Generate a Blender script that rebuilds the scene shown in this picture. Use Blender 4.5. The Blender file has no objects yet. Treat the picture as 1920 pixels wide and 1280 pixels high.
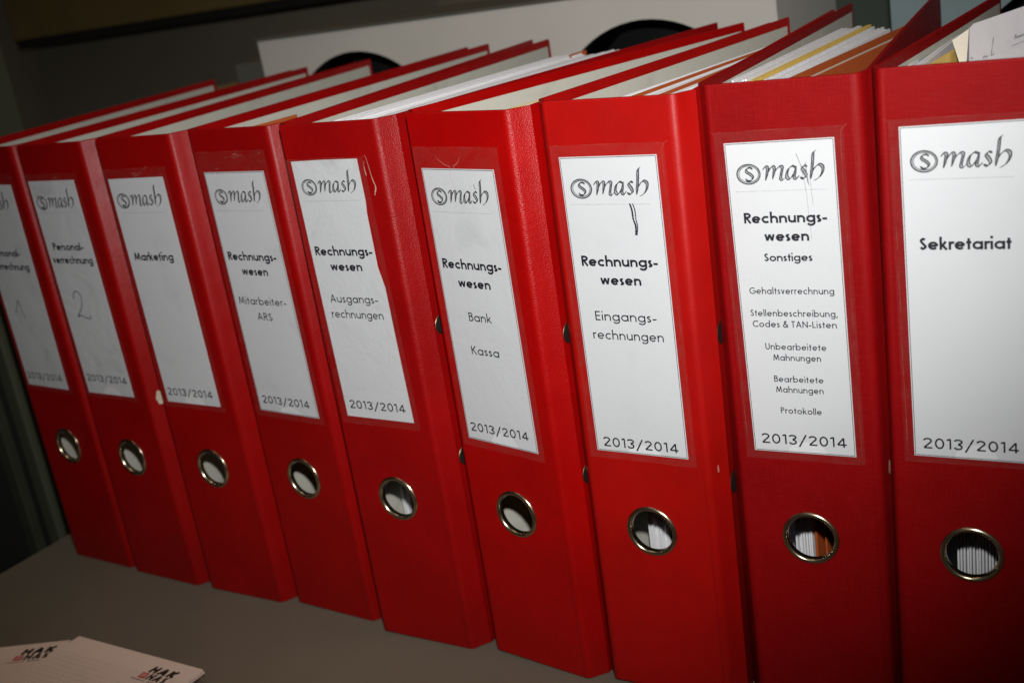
import bpy, bmesh, math, random
from mathutils import Vector, Matrix

# ------------------------------------------------------------------ camera, light, exposure
scene = bpy.context.scene
COL = scene.collection
cam_data = bpy.data.cameras.new("camera")
cam = bpy.data.objects.new("camera", cam_data)
COL.objects.link(cam)
cam.location = (0.48553, -0.49872, 0.39437)
cam.rotation_euler = (1.256053, 0.161620, 0.561855)
cam_data.sensor_width = 36.0
cam_data.lens = 2321.88 / 1920 * 36
cam_data.clip_start = 0.01
cam_data.clip_end = 50
cam_data.dof.use_dof = True
cam_data.dof.focus_distance = 0.615
cam_data.dof.aperture_fstop = 11.0
scene.camera = cam

world = bpy.data.worlds.new("World")
scene.world = world
world.use_nodes = True
wb = world.node_tree.nodes["Background"]
wb.inputs[0].default_value = (1.0, 0.97, 0.88, 1)
wb.inputs[1].default_value = 0.022

# the camera's own pop-up flash, a hand's breadth above the lens
fl = bpy.data.lights.new("flash", 'SPOT')
fl.energy = 24.0
fl.color = (1.0, 0.985, 0.97)
fl.shadow_soft_size = 0.012
fl.spot_size = math.radians(60)
fl.spot_blend = 1.0
flo = bpy.data.objects.new("flash", fl)
COL.objects.link(flo)
FLASH = Vector((0.4815, -0.4606, 0.4986))
flo.location = FLASH
flo.scale = (1.2, 1.0, 1.0)   # a flash reflector is wider than it is high
flo.rotation_euler = (Vector((0.16, 0.0, 0.29)) - FLASH).to_track_quat('-Z', 'Y').to_euler()

# unseen warm light overhead, added to lift the pads but not the spines
al = bpy.data.lights.new("overhead_fill", 'AREA')
al.energy = 4.5
al.color = (1.0, 0.76, 0.54)
al.size = 0.8
alo = bpy.data.objects.new("overhead_fill", al)
COL.objects.link(alo)
alo.location = (-0.25, 0.06, 1.9)
alo.rotation_euler = (Vector((-0.2, 0.0, 0.0)) - alo.location).to_track_quat('-Z', 'Y').to_euler()

scene.view_settings.view_transform = 'Standard'
scene.view_settings.look = 'None'
scene.view_settings.exposure = 0
scene.view_settings.gamma = 1
scene.view_settings.use_curve_mapping = False
scene.cycles.use_denoising = True
scene.cycles.max_bounces = 8
scene.cycles.transparent_max_bounces = 16

R = random.Random(7)
MM = 0.001

# ------------------------------------------------------------------ materials
def new_mat(name):
    m = bpy.data.materials.new(name)
    m.use_nodes = True
    nt = m.node_tree
    b = nt.nodes["Principled BSDF"]
    return m, nt, b

def N(nt, t, **kw):
    n = nt.nodes.new(t)
    for k, v in kw.items():
        setattr(n, k, v)
    return n

def noise(nt, scale, detail=3, rough=0.5, vec=None, dist=0.0):
    n = N(nt, 'ShaderNodeTexNoise')
    n.inputs['Scale'].default_value = scale
    n.inputs['Detail'].default_value = detail
    n.inputs['Roughness'].default_value = rough
    n.inputs['Distortion'].default_value = dist
    if vec is not None:
        nt.links.new(vec, n.inputs['Vector'])
    return n

def objco(nt, sc=(1, 1, 1), off=(0, 0, 0)):
    tc = N(nt, 'ShaderNodeTexCoord')
    mp = N(nt, 'ShaderNodeMapping')
    mp.inputs['Scale'].default_value = sc
    mp.inputs['Location'].default_value = off
    nt.links.new(tc.outputs['Object'], mp.inputs['Vector'])
    return mp.outputs[0]

def ramp(nt, fac, stops):
    r = N(nt, 'ShaderNodeValToRGB')
    el = r.color_ramp.elements
    while len(el) < len(stops):
        el.new(0.5)
    for e, (p, c) in zip(el, stops):
        e.position = p
        e.color = (*c, 1)
    nt.links.new(fac, r.inputs[0])
    return r.outputs[0]

def bump(nt, b, hs):
    """hs: list of (height socket, strength, distance)"""
    prev = None
    for h, s, d in hs:
        bp = N(nt, 'ShaderNodeBump')
        bp.inputs['Strength'].default_value = s
        bp.inputs['Distance'].default_value = d
        nt.links.new(h, bp.inputs['Height'])
        if prev:
            nt.links.new(prev, bp.inputs['Normal'])
        prev = bp.outputs[0]
    nt.links.new(prev, b.inputs['Normal'])

def red_mat(name, col, kind, seed, rough=0.42):
    m, nt, b = new_mat(name)
    v = objco(nt, off=(seed * .37, seed * .11, seed * .71))
    big = noise(nt, 22, 4, 0.6, v)
    c0 = tuple(x * 0.86 for x in col)
    c1 = tuple(min(1, x * 1.08) for x in col)
    base = ramp(nt, big.outputs[0], [(0.3, c0), (0.7, c1)])
    if kind == 'linen':
        vw = objco(nt, (2600, 2600, 90), (seed, 0, 0))
        vh = objco(nt, (120, 120, 2600), (0, seed, 0))
        a = noise(nt, 1, 2, 0.5, vw)
        c = noise(nt, 1, 2, 0.5, vh)
        ad = N(nt, 'ShaderNodeMath', operation='ADD')
        nt.links.new(a.outputs[0], ad.inputs[0])
        nt.links.new(c.outputs[0], ad.inputs[1])
        mx = N(nt, 'ShaderNodeMix', data_type='RGBA', blend_type='MIX')
        rr = N(nt, 'ShaderNodeMapRange')
        rr.inputs[1].default_value = 0.95
        rr.inputs[2].default_value = 1.35
        nt.links.new(ad.outputs[0], rr.inputs[0])
        nt.links.new(rr.outputs[0], mx.inputs[0])
        nt.links.new(base, mx.inputs[6])
        mx.inputs[7].default_value = (min(1, col[0] * 1.15), col[1] * 2.0 + .001, col[2] * 2.0 + .002, 1)
        base = mx.outputs[2]
        bump(nt, b, [(ad.outputs[0], 0.35, 0.0003), (big.outputs[0], 0.12, 0.004)])
    else:
        vo = N(nt, 'ShaderNodeTexVoronoi')
        vo.inputs['Scale'].default_value = 1500 if kind == 'leather' else 1800
        nt.links.new(v, vo.inputs['Vector'])
        fine = noise(nt, 1400, 2, 0.6, v)
        bump(nt, b, [(vo.outputs['Distance'], 0.30 if kind == 'leather' else 0.10, 0.0005),
                     (fine.outputs[0], 0.2, 0.0002), (big.outputs[0], 0.14, 0.005)])
    # worn patches and handling marks change the gloss
    sm = noise(nt, 60, 6, 0.65, v, 0.6)
    mr = N(nt, 'ShaderNodeMapRange')
    mr.inputs[3].default_value = rough - 0.08
    mr.inputs[4].default_value = rough + 0.12
    nt.links.new(sm.outputs[0], mr.inputs[0])
    nt.links.new(mr.outputs[0], b.inputs['Roughness'])
    nt.links.new(base, b.inputs['Base Color'])
    b.inputs['Specular IOR Level'].default_value = 0.09 if kind == 'linen' else 0.22
    return m

def paper_mat(name, col, seed=0, rough=0.6, dirt=0.10, coat=0.0, wrinkle=0.25):
    wrinkle *= 0.65
    m, nt, b = new_mat(name)
    v = objco(nt, off=(seed * .53, seed * .31, seed * .17))
    n1 = noise(nt, 30, 5, 0.65, v, 0.4)
    n2 = noise(nt, 220, 3, 0.7, v)
    c0 = tuple(x * (1 - dirt * 1.6) for x in col)
    base = ramp(nt, n1.outputs[0], [(0.22, c0), (0.42, col), (0.8, tuple(min(1, x * 1.03) for x in col))])
    nt.links.new(base, b.inputs['Base Color'])
    b.inputs['Roughness'].default_value = rough
    b.inputs['Coat Weight'].default_value = coat
    b.inputs['Coat Roughness'].default_value = 0.18
    bump(nt, b, [(n1.outputs[0], wrinkle, 0.004), (n2.outputs[0], 0.08, 0.0004)])
    return m

def plain(name, col, rough=0.6, metal=0.0, var=0.12, scale=40, spec=0.4):
    m, nt, b = new_mat(name)
    n1 = noise(nt, scale, 5, 0.6, objco(nt))
    base = ramp(nt, n1.outputs[0], [(0.3, tuple(x * (1 - var) for x in col)), (0.7, tuple(min(1, x * (1 + var)) for x in col))])
    nt.links.new(base, b.inputs['Base Color'])
    b.inputs['Roughness'].default_value = rough
    b.inputs['Metallic'].default_value = metal
    b.inputs['Specular IOR Level'].default_value = spec
    return m

def page_mat(name, col):
    """edges of a pile of pages: fine sheet lines"""
    m, nt, b = new_mat(name)
    n1 = noise(nt, 1, 2, 0.7, objco(nt, (1800, 60, 12)))
    base = ramp(nt, n1.outputs[0], [(0.36, tuple(x * .62 for x in col)), (0.5, col), (0.8, tuple(min(1, x * 1.05) for x in col))])
    nt.links.new(base, b.inputs['Base Color'])
    b.inputs['Roughness'].default_value = 0.75
    bump(nt, b, [(n1.outputs[0], 0.4, 0.0006)])
    return m

def film_mat():
    m, nt, b = new_mat("clear_film")
    b.inputs['Base Color'].default_value = (0.30, 0.22, 0.19, 1)
    b.inputs['Roughness'].default_value = 0.35
    b.inputs['Specular IOR Level'].default_value = 0.25
    n1 = noise(nt, 90, 5, 0.7, objco(nt), 0.8)
    mr = N(nt, 'ShaderNodeMapRange')
    mr.inputs[1].default_value = 0.3
    mr.inputs[2].default_value = 0.8
    mr.inputs[3].default_value = 0.02
    mr.inputs[4].default_value = 0.085
    nt.links.new(n1.outputs[0], mr.inputs[0])
    nt.links.new(mr.outputs[0], b.inputs['Alpha'])
    bump(nt, b, [(n1.outputs[0], 0.3, 0.002)])
    return m

def rim_mat():
    m, nt, b = new_mat("film_weld")
    b.inputs['Base Color'].default_value = (0.8, 0.60, 0.46, 1)
    b.inputs['Roughness'].default_value = 0.2
    n1 = noise(nt, 55, 5, 0.6, objco(nt))
    mr = N(nt, 'ShaderNodeMapRange')
    mr.inputs[1].default_value = 0.42
    mr.inputs[2].default_value = 0.7
    mr.inputs[3].default_value = 0.0
    mr.inputs[4].default_value = 0.26
    nt.links.new(n1.outputs[0], mr.inputs[0])
    nt.links.new(mr.outputs[0], b.inputs['Alpha'])
    return m

M_FILM, M_RIM = film_mat(), rim_mat()
M_INK = plain("ink", (0.012, 0.012, 0.02), 0.5, var=0.3, scale=300)
M_INKSOFT = plain("ink_worn", (0.03, 0.03, 0.035), 0.55, var=0.5, scale=400)
M_GREYINK = plain("logo_grey_ink", (0.30, 0.31, 0.32), 0.5, var=0.35, scale=500)
M_PENCIL = plain("pencil", (0.13, 0.13, 0.14), 0.5, var=0.4, scale=900)
M_RULE = plain("rule_ink", (0.40, 0.41, 0.42), 0.5, var=0.2, scale=200)
M_RING = plain("nickel_ring", (0.62, 0.52, 0.36), 0.24, 1.0, var=0.15, scale=120)
M_BRASS = plain("tarnished_brass", (0.22, 0.17, 0.10), 0.4, 1.0)
M_DARK = plain("eyelet_dark", (0.012, 0.010, 0.009), 0.6)
M_LINER = paper_mat("liner_paper", (0.50, 0.49, 0.42), 3, 0.7, 0.12)
M_TEAR = paper_mat("torn_film", (0.50, 0.36, 0.26), 6, 0.6, 0.2)
M_SCUFF = paper_mat('scuffed_cloth', (0.42, 0.17, 0.12), 7, 0.8, 0.25)
M_WORN = paper_mat("bare_board", (0.50, 0.44, 0.31), 5, 0.8, 0.25)
M_PAGE = page_mat("page_edges", (0.78, 0.78, 0.80))
M_SHEET = paper_mat("white_sheet", (0.76, 0.76, 0.78), 8, 0.6, 0.04)
M_BARE = paper_mat('bare_label', (0.66, 0.675, 0.69), 40, 0.5, 0.03)
M_LETTER = paper_mat("letter_paper", (0.36, 0.345, 0.35), 12, 0.6, 0.05)  # white letter greyed to stand for weaker flash light
M_CREAM = paper_mat("cream_sheet", (0.52, 0.47, 0.38), 9, 0.6, 0.06)
M_YELLOW = paper_mat("yellow_card", (0.72, 0.50, 0.12), 10, 0.6, 0.08)
M_ORANGE = paper_mat("orange_card", (0.40, 0.08, 0.015), 11, 0.55, 0.08)
M_WHITEBOX = plain("white_lacquer", (0.60, 0.575, 0.52), 0.5, var=0.05, scale=6)
M_BLUEBOX = plain("blue_grey_lacquer", (0.165, 0.225, 0.23), 0.5, var=0.05, scale=6)
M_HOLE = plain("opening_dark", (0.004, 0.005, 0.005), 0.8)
M_WALL = plain("wall_paint", (0.15, 0.13, 0.095), 0.85, var=0.10, scale=3)
M_BOARD = plain("olive_board", (0.125, 0.09, 0.028), 0.75, var=0.15, scale=7)
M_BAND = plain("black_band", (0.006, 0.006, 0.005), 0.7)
M_GREENSIDE = plain("green_grey_side", (0.055, 0.06, 0.035), 0.7, var=0.1, scale=9)
M_BROWNBOX = plain("brown_card", (0.20, 0.15, 0.075), 0.8, var=0.2, scale=12)
M_GREYCARD = plain("grey_card", (0.10, 0.10, 0.08), 0.8, var=0.1, scale=8)

def table_mat():
    m, nt, b = new_mat("table_laminate")
    v = objco(nt)
    n1 = noise(nt, 5, 5, 0.6, v)
    n2 = noise(nt, 700, 2, 0.6, v)
    mix = N(nt, 'ShaderNodeMath', operation='MULTIPLY_ADD')
    nt.links.new(n2.outputs[0], mix.inputs[0])
    mix.inputs[1].default_value = 0.25
    nt.links.new(n1.outputs[0], mix.inputs[2])
    base = ramp(nt, mix.outputs[0], [(0.35, (0.125, 0.11, 0.083)), (0.85, (0.165, 0.145, 0.108))])
    nt.links.new(base, b.inputs['Base Color'])
    b.inputs['Roughness'].default_value = 0.42
    b.inputs['Specular IOR Level'].default_value = 0.35
    bump(nt, b, [(n2.outputs[0], 0.12, 0.0003)])
    return m
M_TABLE = table_mat()
M_PAD = paper_mat("note_paper", (0.70, 0.56, 0.47), 21, 0.7, 0.05, wrinkle=0.15)
M_LOGO_INK = plain("logo_black", (0.02, 0.014, 0.01), 0.6)
M_LOGO_RED = plain("logo_red", (0.50, 0.02, 0.02), 0.6)
M_GRID = plain("grid_ink", (0.58, 0.47, 0.39), 0.6)

# ------------------------------------------------------------------ object helpers
def obj(name, verts, faces, mat, parent=None, smooth=False, mats=None, midx=None):
    me = bpy.data.meshes.new(name)
    me.from_pydata([tuple(v) for v in verts], [], faces)
    for mm in (mats or [mat]):
        me.materials.append(mm)
    if midx:
        for p, k in zip(me.polygons, midx):
            p.material_index = k
    if smooth:
        for p in me.polygons:
            p.use_smooth = True
    me.update()
    o = bpy.data.objects.new(name, me)
    COL.objects.link(o)
    if parent is not None:
        o.parent = parent
    return o

def thing(name, label, cat, loc=(0, 0, 0), rot=(0, 0, 0), group=None):
    o = bpy.data.objects.new(name, None)
    COL.objects.link(o)
    o.location = loc
    o.rotation_euler = rot
    o.empty_display_size = 0.02
    tag(o, label, cat, group)
    return o

def tag(o, label, cat, group=None):
    o['label'] = label
    o['category'] = cat
    if group:
        o['group'] = group
    return o

class MB:
    def __init__(s):
        s.v, s.f = [], []
    def add(s, vs, fs):
        k = len(s.v)
        s.v += [tuple(p) for p in vs]
        s.f += [tuple(i + k for i in f) for f in fs]
    def box(s, x0, x1, y0, y1, z0, z1, bev=0.0):
        bm = bmesh.new()
        bmesh.ops.create_cube(bm, size=1)
        for q in bm.verts:
            q.co = Vector(((x0 + x1) / 2 + q.co.x * (x1 - x0), (y0 + y1) / 2 + q.co.y * (y1 - y0), (z0 + z1) / 2 + q.co.z * (z1 - z0)))
        if bev:
            bmesh.ops.bevel(bm, geom=bm.edges[:], offset=bev, segments=2, affect='EDGES', profile=0.5)
        bm.verts.ensure_lookup_table()
        s.add([q.co[:] for q in bm.verts], [[q.index for q in f.verts] for f in bm.faces])
        bm.free()

def catmull(pts, n=8, closed=False):
    P = [Vector(p) for p in pts]
    if len(P) < 3:
        return P
    out = []
    m = len(P)
    rng = range(m if closed else m - 1)
    for i in rng:
        if closed:
            a, b, c, d = P[(i - 1) % m], P[i], P[(i + 1) % m], P[(i + 2) % m]
        else:
            a, b, c, d = P[max(i - 1, 0)], P[i], P[i + 1], P[min(i + 2, m - 1)]
        for k in range(n):
            t = k / n
            out.append(0.5 * ((2 * b) + (c - a) * t + (2 * a - 5 * b + 4 * c - d) * t * t + (3 * b - a - 3 * c + d) * t ** 3))
    if not closed:
        out.append(P[-1])
    return out

def ribbon(pts, w, closed=False):
    """2-D polyline to quads; w a number or a list of widths. returns verts2d, faces"""
    P = [Vector((p[0], p[1])) for p in pts]
    Q = [P[0]]
    for p in P[1:]:
        if (p - Q[-1]).length > 1e-6:
            Q.append(p)
    if closed and (Q[0] - Q[-1]).length < 1e-6:
        Q.pop()
    n = len(Q)
    if n < 2:
        return [], []
    W_ = w if isinstance(w, list) else [w] * n
    vs, fs = [], []
    for i in range(n):
        if closed:
            d0 = (Q[i] - Q[i - 1]).normalized()
            d1 = (Q[(i + 1) % n] - Q[i]).normalized()
        else:
            d0 = (Q[i] - Q[i - 1]).normalized() if i else (Q[1] - Q[0]).normalized()
            d1 = (Q[i + 1] - Q[i]).normalized() if i < n - 1 else d0
        n0, n1 = Vector((-d0.y, d0.x)), Vector((-d1.y, d1.x))
        m = n0 + n1
        if m.length < 1e-4:
            m = n0.copy()
        m.normalize()
        k = min(1 / max(0.2, m.dot(n0)), 1.25)
        h = W_[min(i, len(W_) - 1)] / 2 * k
        vs += [Q[i] + m * h, Q[i] - m * h]
    for i in range(n if closed else n - 1):
        j = (i + 1) % n
        fs.append((2 * i, 2 * i + 1, 2 * j + 1, 2 * j))
    return vs, fs

# ------------------------------------------------------------------ geometric sans-serif stroke letters (cap height 1)
XH = 0.68
def arc(cx, cy, rx, ry, a0=0, a1=360, n=None):
    n = n or max(6, int(abs(a1 - a0) / 12))
    return [(cx + rx * math.cos(math.radians(a0 + (a1 - a0) * k / n)), cy + ry * math.sin(math.radians(a0 + (a1 - a0) * k / n))) for k in range(n + 1)]

def glyph(ch, s):
    """(advance, [polylines], ...) closed loops repeat their first point"""
    h = s / 2
    X = XH
    V = X
    ry = X / 2 - h
    X = X * (1.06 if s > .15 else 1.03)
    ro = X / 2 - h
    cx = X / 2
    c = lambda a0=0, a1=360: arc(cx, V / 2, ro, ry, a0, a1)
    sb = 0.03 if s > .15 else 0.065
    L = None
    if ch == ' ':
        return 0.32, []
    if ch == 'o': w, L = X, [c()]
    elif ch == 'a': w, L = X, [c(), [(X - h, 0), (X - h, V)]]
    elif ch == 'b': w, L = X, [c(), [(h, 0), (h, 1.08)]]
    elif ch == 'd': w, L = X, [c(), [(X - h, 0), (X - h, 1.08)]]
    elif ch == 'g': w, L = X, [c(), [(X - h, V), (X - h, 0.0)] + arc(cx, 0.0, ro, 0.24, -8, -155)]
    elif ch == 'e': w, L = X, [arc(cx, V / 2, ro, ry, 0, 318), [(h * 1.4, V / 2), (X - h * 0.9, V / 2)]]
    elif ch == 'c': w, L = X * .85, [arc(cx, V / 2, ro, ry, 48, 312)]
    elif ch in 'hn':
        w = 0.58 + h * .6; r = w / 2 - h
        L = [[(h, 0), (h, 1.08 if ch == 'h' else V)], arc(w / 2, V - h - r, r, r, 180, 0) + [(w - h, 0)]]
    elif ch == 'u':
        w = 0.58 + h * .6; r = w / 2 - h
        L = [[(w - h, 0), (w - h, V)], [(h, V)] + arc(w / 2, h + r, r, r, 180, 360)]
    elif ch == 'm':
        w = 0.92; r = (w / 2) / 2 - h * .6
        x1 = h + 2 * r; x2 = x1 + 2 * r
        w = x2 + h
        L = [[(h, 0), (h, V)], arc(h + r, V - h - r, r, r, 180, 0) + [(x1, 0)], arc(x1 + r, V - h - r, r, r, 180, 0) + [(x2, 0)]]
    elif ch == 'r': w, L = 0.34, [[(h, 0), (h, V)], arc(h + .2, V - h - .2, .2, .2, 180, 62)]
    elif ch == 'i': w, L = s, [[(h, 0), (h, V)], [(h, V + .2), (h, V + .2 + s * 1.15)]]
    elif ch == 'l': w, L = s, [[(h, 0), (h, 1.08)]]
    elif ch == 't': w, L = 0.34, [[(.17, 0), (.17, .92)], [(0, V - h), (.34, V - h)]]
    elif ch == 'k': w, L = 0.55, [[(h, 0), (h, 1.08)], [(.44, V), (h * 1.6, .27)], [(.20, .38), (.5, 0)]]
    elif ch == 's':
        w = 0.40
        L = [catmull([(w - h - .01, V * .80), (w * .52, V - h), (h + .01, V * .76), (w * .42, V * .55), (w - h, V * .29), (w * .46, h), (h * .8, V * .20)], 6)]
    elif ch == 'v': w, L = 0.52, [[(h, V), (.26, h * .4), (.52 - h, V)]]
    elif ch == 'w': w, L = 0.86, [[(h, V), (.235, h * .6), (.43, V * .96), (.625, h * .6), (.86 - h, V)]]
    elif ch == 'R': w, L = 0.56, [[(h, 0), (h, 1)], [(h, 1 - h), (.27, 1 - h)] + arc(.27, .735, .23, .265 - h, 90, -90) + [(h, .47 + h)], [(.24, .49), (.52, 0)]]
    elif ch == 'P': w, L = 0.52, [[(h, 0), (h, 1)], [(h, 1 - h), (.25, 1 - h)] + arc(.25, .72, .22, .28 - h, 90, -90) + [(h, .44 + h)]]
    elif ch == 'B': w, L = 0.54, [[(h, 0), (h, 1)], [(h, 1 - h), (.25, 1 - h)] + arc(.25, .76, .2, .24 - h, 90, -90) + [(h, .52 + h)], [(.25, .52 + h)] + arc(.25, .27 + h / 2, .26, .27 - h / 2, 88, -90) + [(h, h)]]
    elif ch == 'E': w, L = 0.50, [[(h, 0), (h, 1)], [(h, 1 - h), (.48, 1 - h)], [(h, .52), (.46, .52)], [(h, h), (.48, h)]]
    elif ch == 'L': w, L = 0.44, [[(h, 0), (h, 1)], [(h, h), (.44, h)]]
    elif ch == 'T': w, L = 0.50, [[(.25, 0), (.25, 1)], [(0, 1 - h), (.5, 1 - h)]]
    elif ch == 'H': w, L = 0.68, [[(h, 0), (h, 1)], [(.68 - h, 0), (.68 - h, 1)], [(h, .52), (.68 - h, .52)]]
    elif ch == 'A': w, L = 0.76, [[(h * .9, 0), (.38, .98), (.76 - h * .9, 0)], [(.2, .33), (.56, .33)]]
    elif ch == 'N': w, L = 0.74, [[(h, 0), (h, 1)], [(.74 - h, 0), (.74 - h, 1)], [(h, .95), (.74 - h, .05)]]
    elif ch == 'M': w, L = 0.94, [[(h, 0), (.2, .96), (.47, .12), (.74, .96), (.94 - h, 0)]]
    elif ch == 'K': w, L = 0.60, [[(h, 0), (h, 1)], [(.54, 1), (h * 1.5, .45)], [(.2, .6), (.58, 0)]]
    elif ch == 'S':
        w = 0.52
        L = [catmull([(w - h - .03, .83), (w * .52, 1 - h), (h + .03, .76), (w * .45, .54), (w - h, .27), (w * .46, h), (h, .22)], 6)]
    elif ch == 'C': w, L = 0.80, [arc(.5, .5, .5 - h, .5 - h, 45, 315)]
    elif ch == 'G': w, L = 0.92, [arc(.5, .5, .5 - h, .5 - h, 45, 356), [(.97 - h, .47), (.52, .47)]]
    elif ch == 'U': w, L = 0.64, [[(h, 1), (h, .32)] + arc(.32, .32, .32 - h, .32 - h, 180, 360) + [(.64 - h, 1)]]
    elif ch == '&':
        w = 0.72
        L = [catmull([(.70, .0), (.30, .55), (.2, .78), (.34, .97), (.46, .8), (.3, .58), (.06, .3), (.2, .05), (.45, .1), (.68, .48)], 6)]
    elif ch == ',': w, L = 0.14, [[(.13, .13), (.02, -.16)]]
    elif ch == '-': w, L = 0.36, [[(0, .32), (.36, .32)]]
    elif ch == '/': w, L = 0.46, [[(0, -.2), (.46, 1.06)]]
    elif ch == '0': w, L = 0.56, [arc(.28, .5, .28 - h, .5 - h)]
    elif ch == '1': w, L = 0.26, [[(.0, .86), (.26 - h, .97)], [(.26 - h, 0), (.26 - h, 1)]]
    elif ch == '2': w, L = 0.54, [arc(.27, .73, .27 - h, .27 - h, 172, -38) + [(.06, h), (.54, h)]]
    elif ch == '3': w, L = 0.52, [arc(.25, .76, .21, .24 - h, 165, -88), arc(.25, .27, .27 - h, .27 - h, 92, -168)]
    elif ch == '4': w, L = 0.60, [[(.43, 0), (.43, .96), (.05, .27), (.60, .27)]]
    else:
        raise ValueError(ch)
    return w + sb * 2, [[(x + sb, y) for x, y in l] for l in L]

def split_sharp(pts):
    runs, cur = [], [Vector(pts[0])]
    n = len(pts)
    for q in range(1, n):
        cur.append(Vector(pts[q]))
        if q < n - 1:
            d0 = (Vector(pts[q]) - Vector(pts[q - 1])); d1 = (Vector(pts[q + 1]) - Vector(pts[q]))
            if d0.length > 1e-6 and d1.length > 1e-6 and d0.angle(d1) > math.radians(55):
                runs.append(cur)
                cur = [Vector(pts[q])]
    runs.append(cur)
    return runs

class Ink(MB):
    """flat lettering: every stroke a hair above the last so that none are coplanar"""
    def __init__(s, mapper):
        super().__init__()
        s.m, s.k = mapper, 0
    def stroke(s, pts, w, closed=None):
        if closed is None:
            closed = len(pts) > 4 and (Vector(pts[0]) - Vector(pts[-1])).length < 1e-5
        vs, fs = ribbon(pts, w, closed)
        lift = (s.k % 9) * 0.000012
        s.k += 1
        s.add([s.m(v[0], v[1], lift) for v in vs], fs)
    def text(s, txt, u0, u1, base, cap, st, shear=0.0, track=0.0, slope=0.0):
        """letters from u0 to u1 (mm), cap height cap, stroke st (fraction of cap)"""
        x, runs = 0.0, []
        for ch in txt:
            a, ls = glyph(ch, st)
            runs.append((x, ls))
            x += a + track
        tot = x - track - (0.06 if st > .15 else 0.13)
        sx = (u1 - u0) / tot
        for x0, ls in runs:
            for l in ls:
                pts = [(u0 + (x0 + px - (0.03 if st > .15 else 0.065) + shear * py) * sx, base + py * cap + slope * ((x0 + px) * sx)) for px, py in l]
                for run in split_sharp(pts):
                    s.stroke(run, st * (cap * .55 + sx * .45))

# ------------------------------------------------------------------ swept boards
def arc2(p, d0, d1, r, n=7):
    """path arc starting at p going from heading d0 to d1 degrees with radius r"""
    out = []
    sgn = 1 if d1 > d0 else -1
    cx = p[0] - sgn * r * math.sin(math.radians(d0))
    cy = p[1] + sgn * r * math.cos(math.radians(d0))
    for k in range(1, n + 1):
        a = math.radians(d0 + (d1 - d0) * k / n)
        out.append((cx + sgn * r * math.sin(a), cy - sgn * r * math.cos(a)))
    return out

def sweep(path, t, z0, z1, r=0.7, hole=None):
    """board following a 2-D path (mm), outer side on the right of travel, thickness t, rounded top and bottom.
    hole = (segment index, u, z, radius). Returns verts in metres and faces"""
    P = [Vector(p) for p in path]
    n = len(P)
    nor = []
    for i in range(n):
        d = Vector((0, 0))
        if i: d += (P[i] - P[i - 1]).normalized()
        if i < n - 1: d += (P[i + 1] - P[i]).normalized()
        d.normalize()
        nor.append(Vector((d.y, -d.x)))
    sec = [(0, z0 + r), (0, z1 - r), (r * .3, z1 - r * .3), (r, z1), (t - r, z1), (t - r * .3, z1 - r * .3), (t, z1 - r), (t, z0 + r), (t - r * .3, z0 + r * .3), (t - r, z0), (r, z0), (r * .3, z0 + r * .3)]
    m = len(sec)
    vs, fs = [], []
    for i in range(n):
        for o, z in sec:
            q = P[i] - nor[i] * o
            vs.append((q.x * MM, q.y * MM, z * MM))
    for i in range(n - 1):
        for k in range(m):
            k2 = (k + 1) % m
            if hole and i == hole[0] and k in (0, 6):
                continue
            fs.append((i * m + k, i * m + k2, (i + 1) * m + k2, (i + 1) * m + k))
    fs.append(tuple(range(m - 1, -1, -1)))
    fs.append(tuple((n - 1) * m + k for k in range(m)))
    if hole:
        i, hu, hz, hr = hole
        NN = 48
        half = hr + 6
        circ = {}
        for side, k in ((0, 0), (1, 6)):
            v = 0 if side == 0 else t
            y = (P[i].y + v) * MM
            u0, u1 = P[i].x, P[i + 1].x
            za, zb = z0 + r, z1 - r
            base = len(vs)
            ring, sq = [], []
            for q in range(NN):
                a = 2 * math.pi * (q + .5) / NN
                c_, s_ = math.cos(a), math.sin(a)
                mxx = max(abs(c_), abs(s_))
                ring.append((hu + hr * c_, hz + hr * s_))
                sq.append((hu + half * c_ / mxx, hz + half * s_ / mxx))
            vs += [(x * MM, y, z * MM) for x, z in ring]
            vs += [(x * MM, y, z * MM) for x, z in sq]
            circ[side] = base
            for q in range(NN):
                q2 = (q + 1) % NN
                f = (base + q, base + q2, base + NN + q2, base + NN + q)
                fs.append(f if side else f[::-1])
            # the square's corners are filled, then four rectangles around it
            cor = [(hu + half, hz + half), (hu - half, hz + half), (hu - half, hz - half), (hu + half, hz - half)]
            kb = len(vs)
            vs += [(x * MM, y, z * MM) for x, z in cor]
            e8 = NN // 8
            for ci, q in enumerate((e8 - 1, 3 * e8 - 1, 5 * e8 - 1, 7 * e8 - 1)):
                fs.append((base + NN + q, kb + ci, base + NN + (q + 1) % NN))
            def rect(a, b, c_, d):
                kk = len(vs)
                vs.extend([(a * MM, y, c_ * MM), (b * MM, y, c_ * MM), (b * MM, y, d * MM), (a * MM, y, d * MM)])
                fs.append((kk, kk + 1, kk + 2, kk + 3) if side == 0 else (kk + 3, kk + 2, kk + 1, kk))
            rect(u0, hu - half, za, zb)
            rect(hu + half, u1, za, zb)
            rect(hu - half, hu + half, za, hz - half)
            rect(hu - half, hu + half, hz + half, zb)
        for q in range(NN):
            q2 = (q + 1) % NN
            fs.append((circ[0] + q, circ[0] + q2, circ[1] + q2, circ[1] + q))
    return vs, fs

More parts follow.
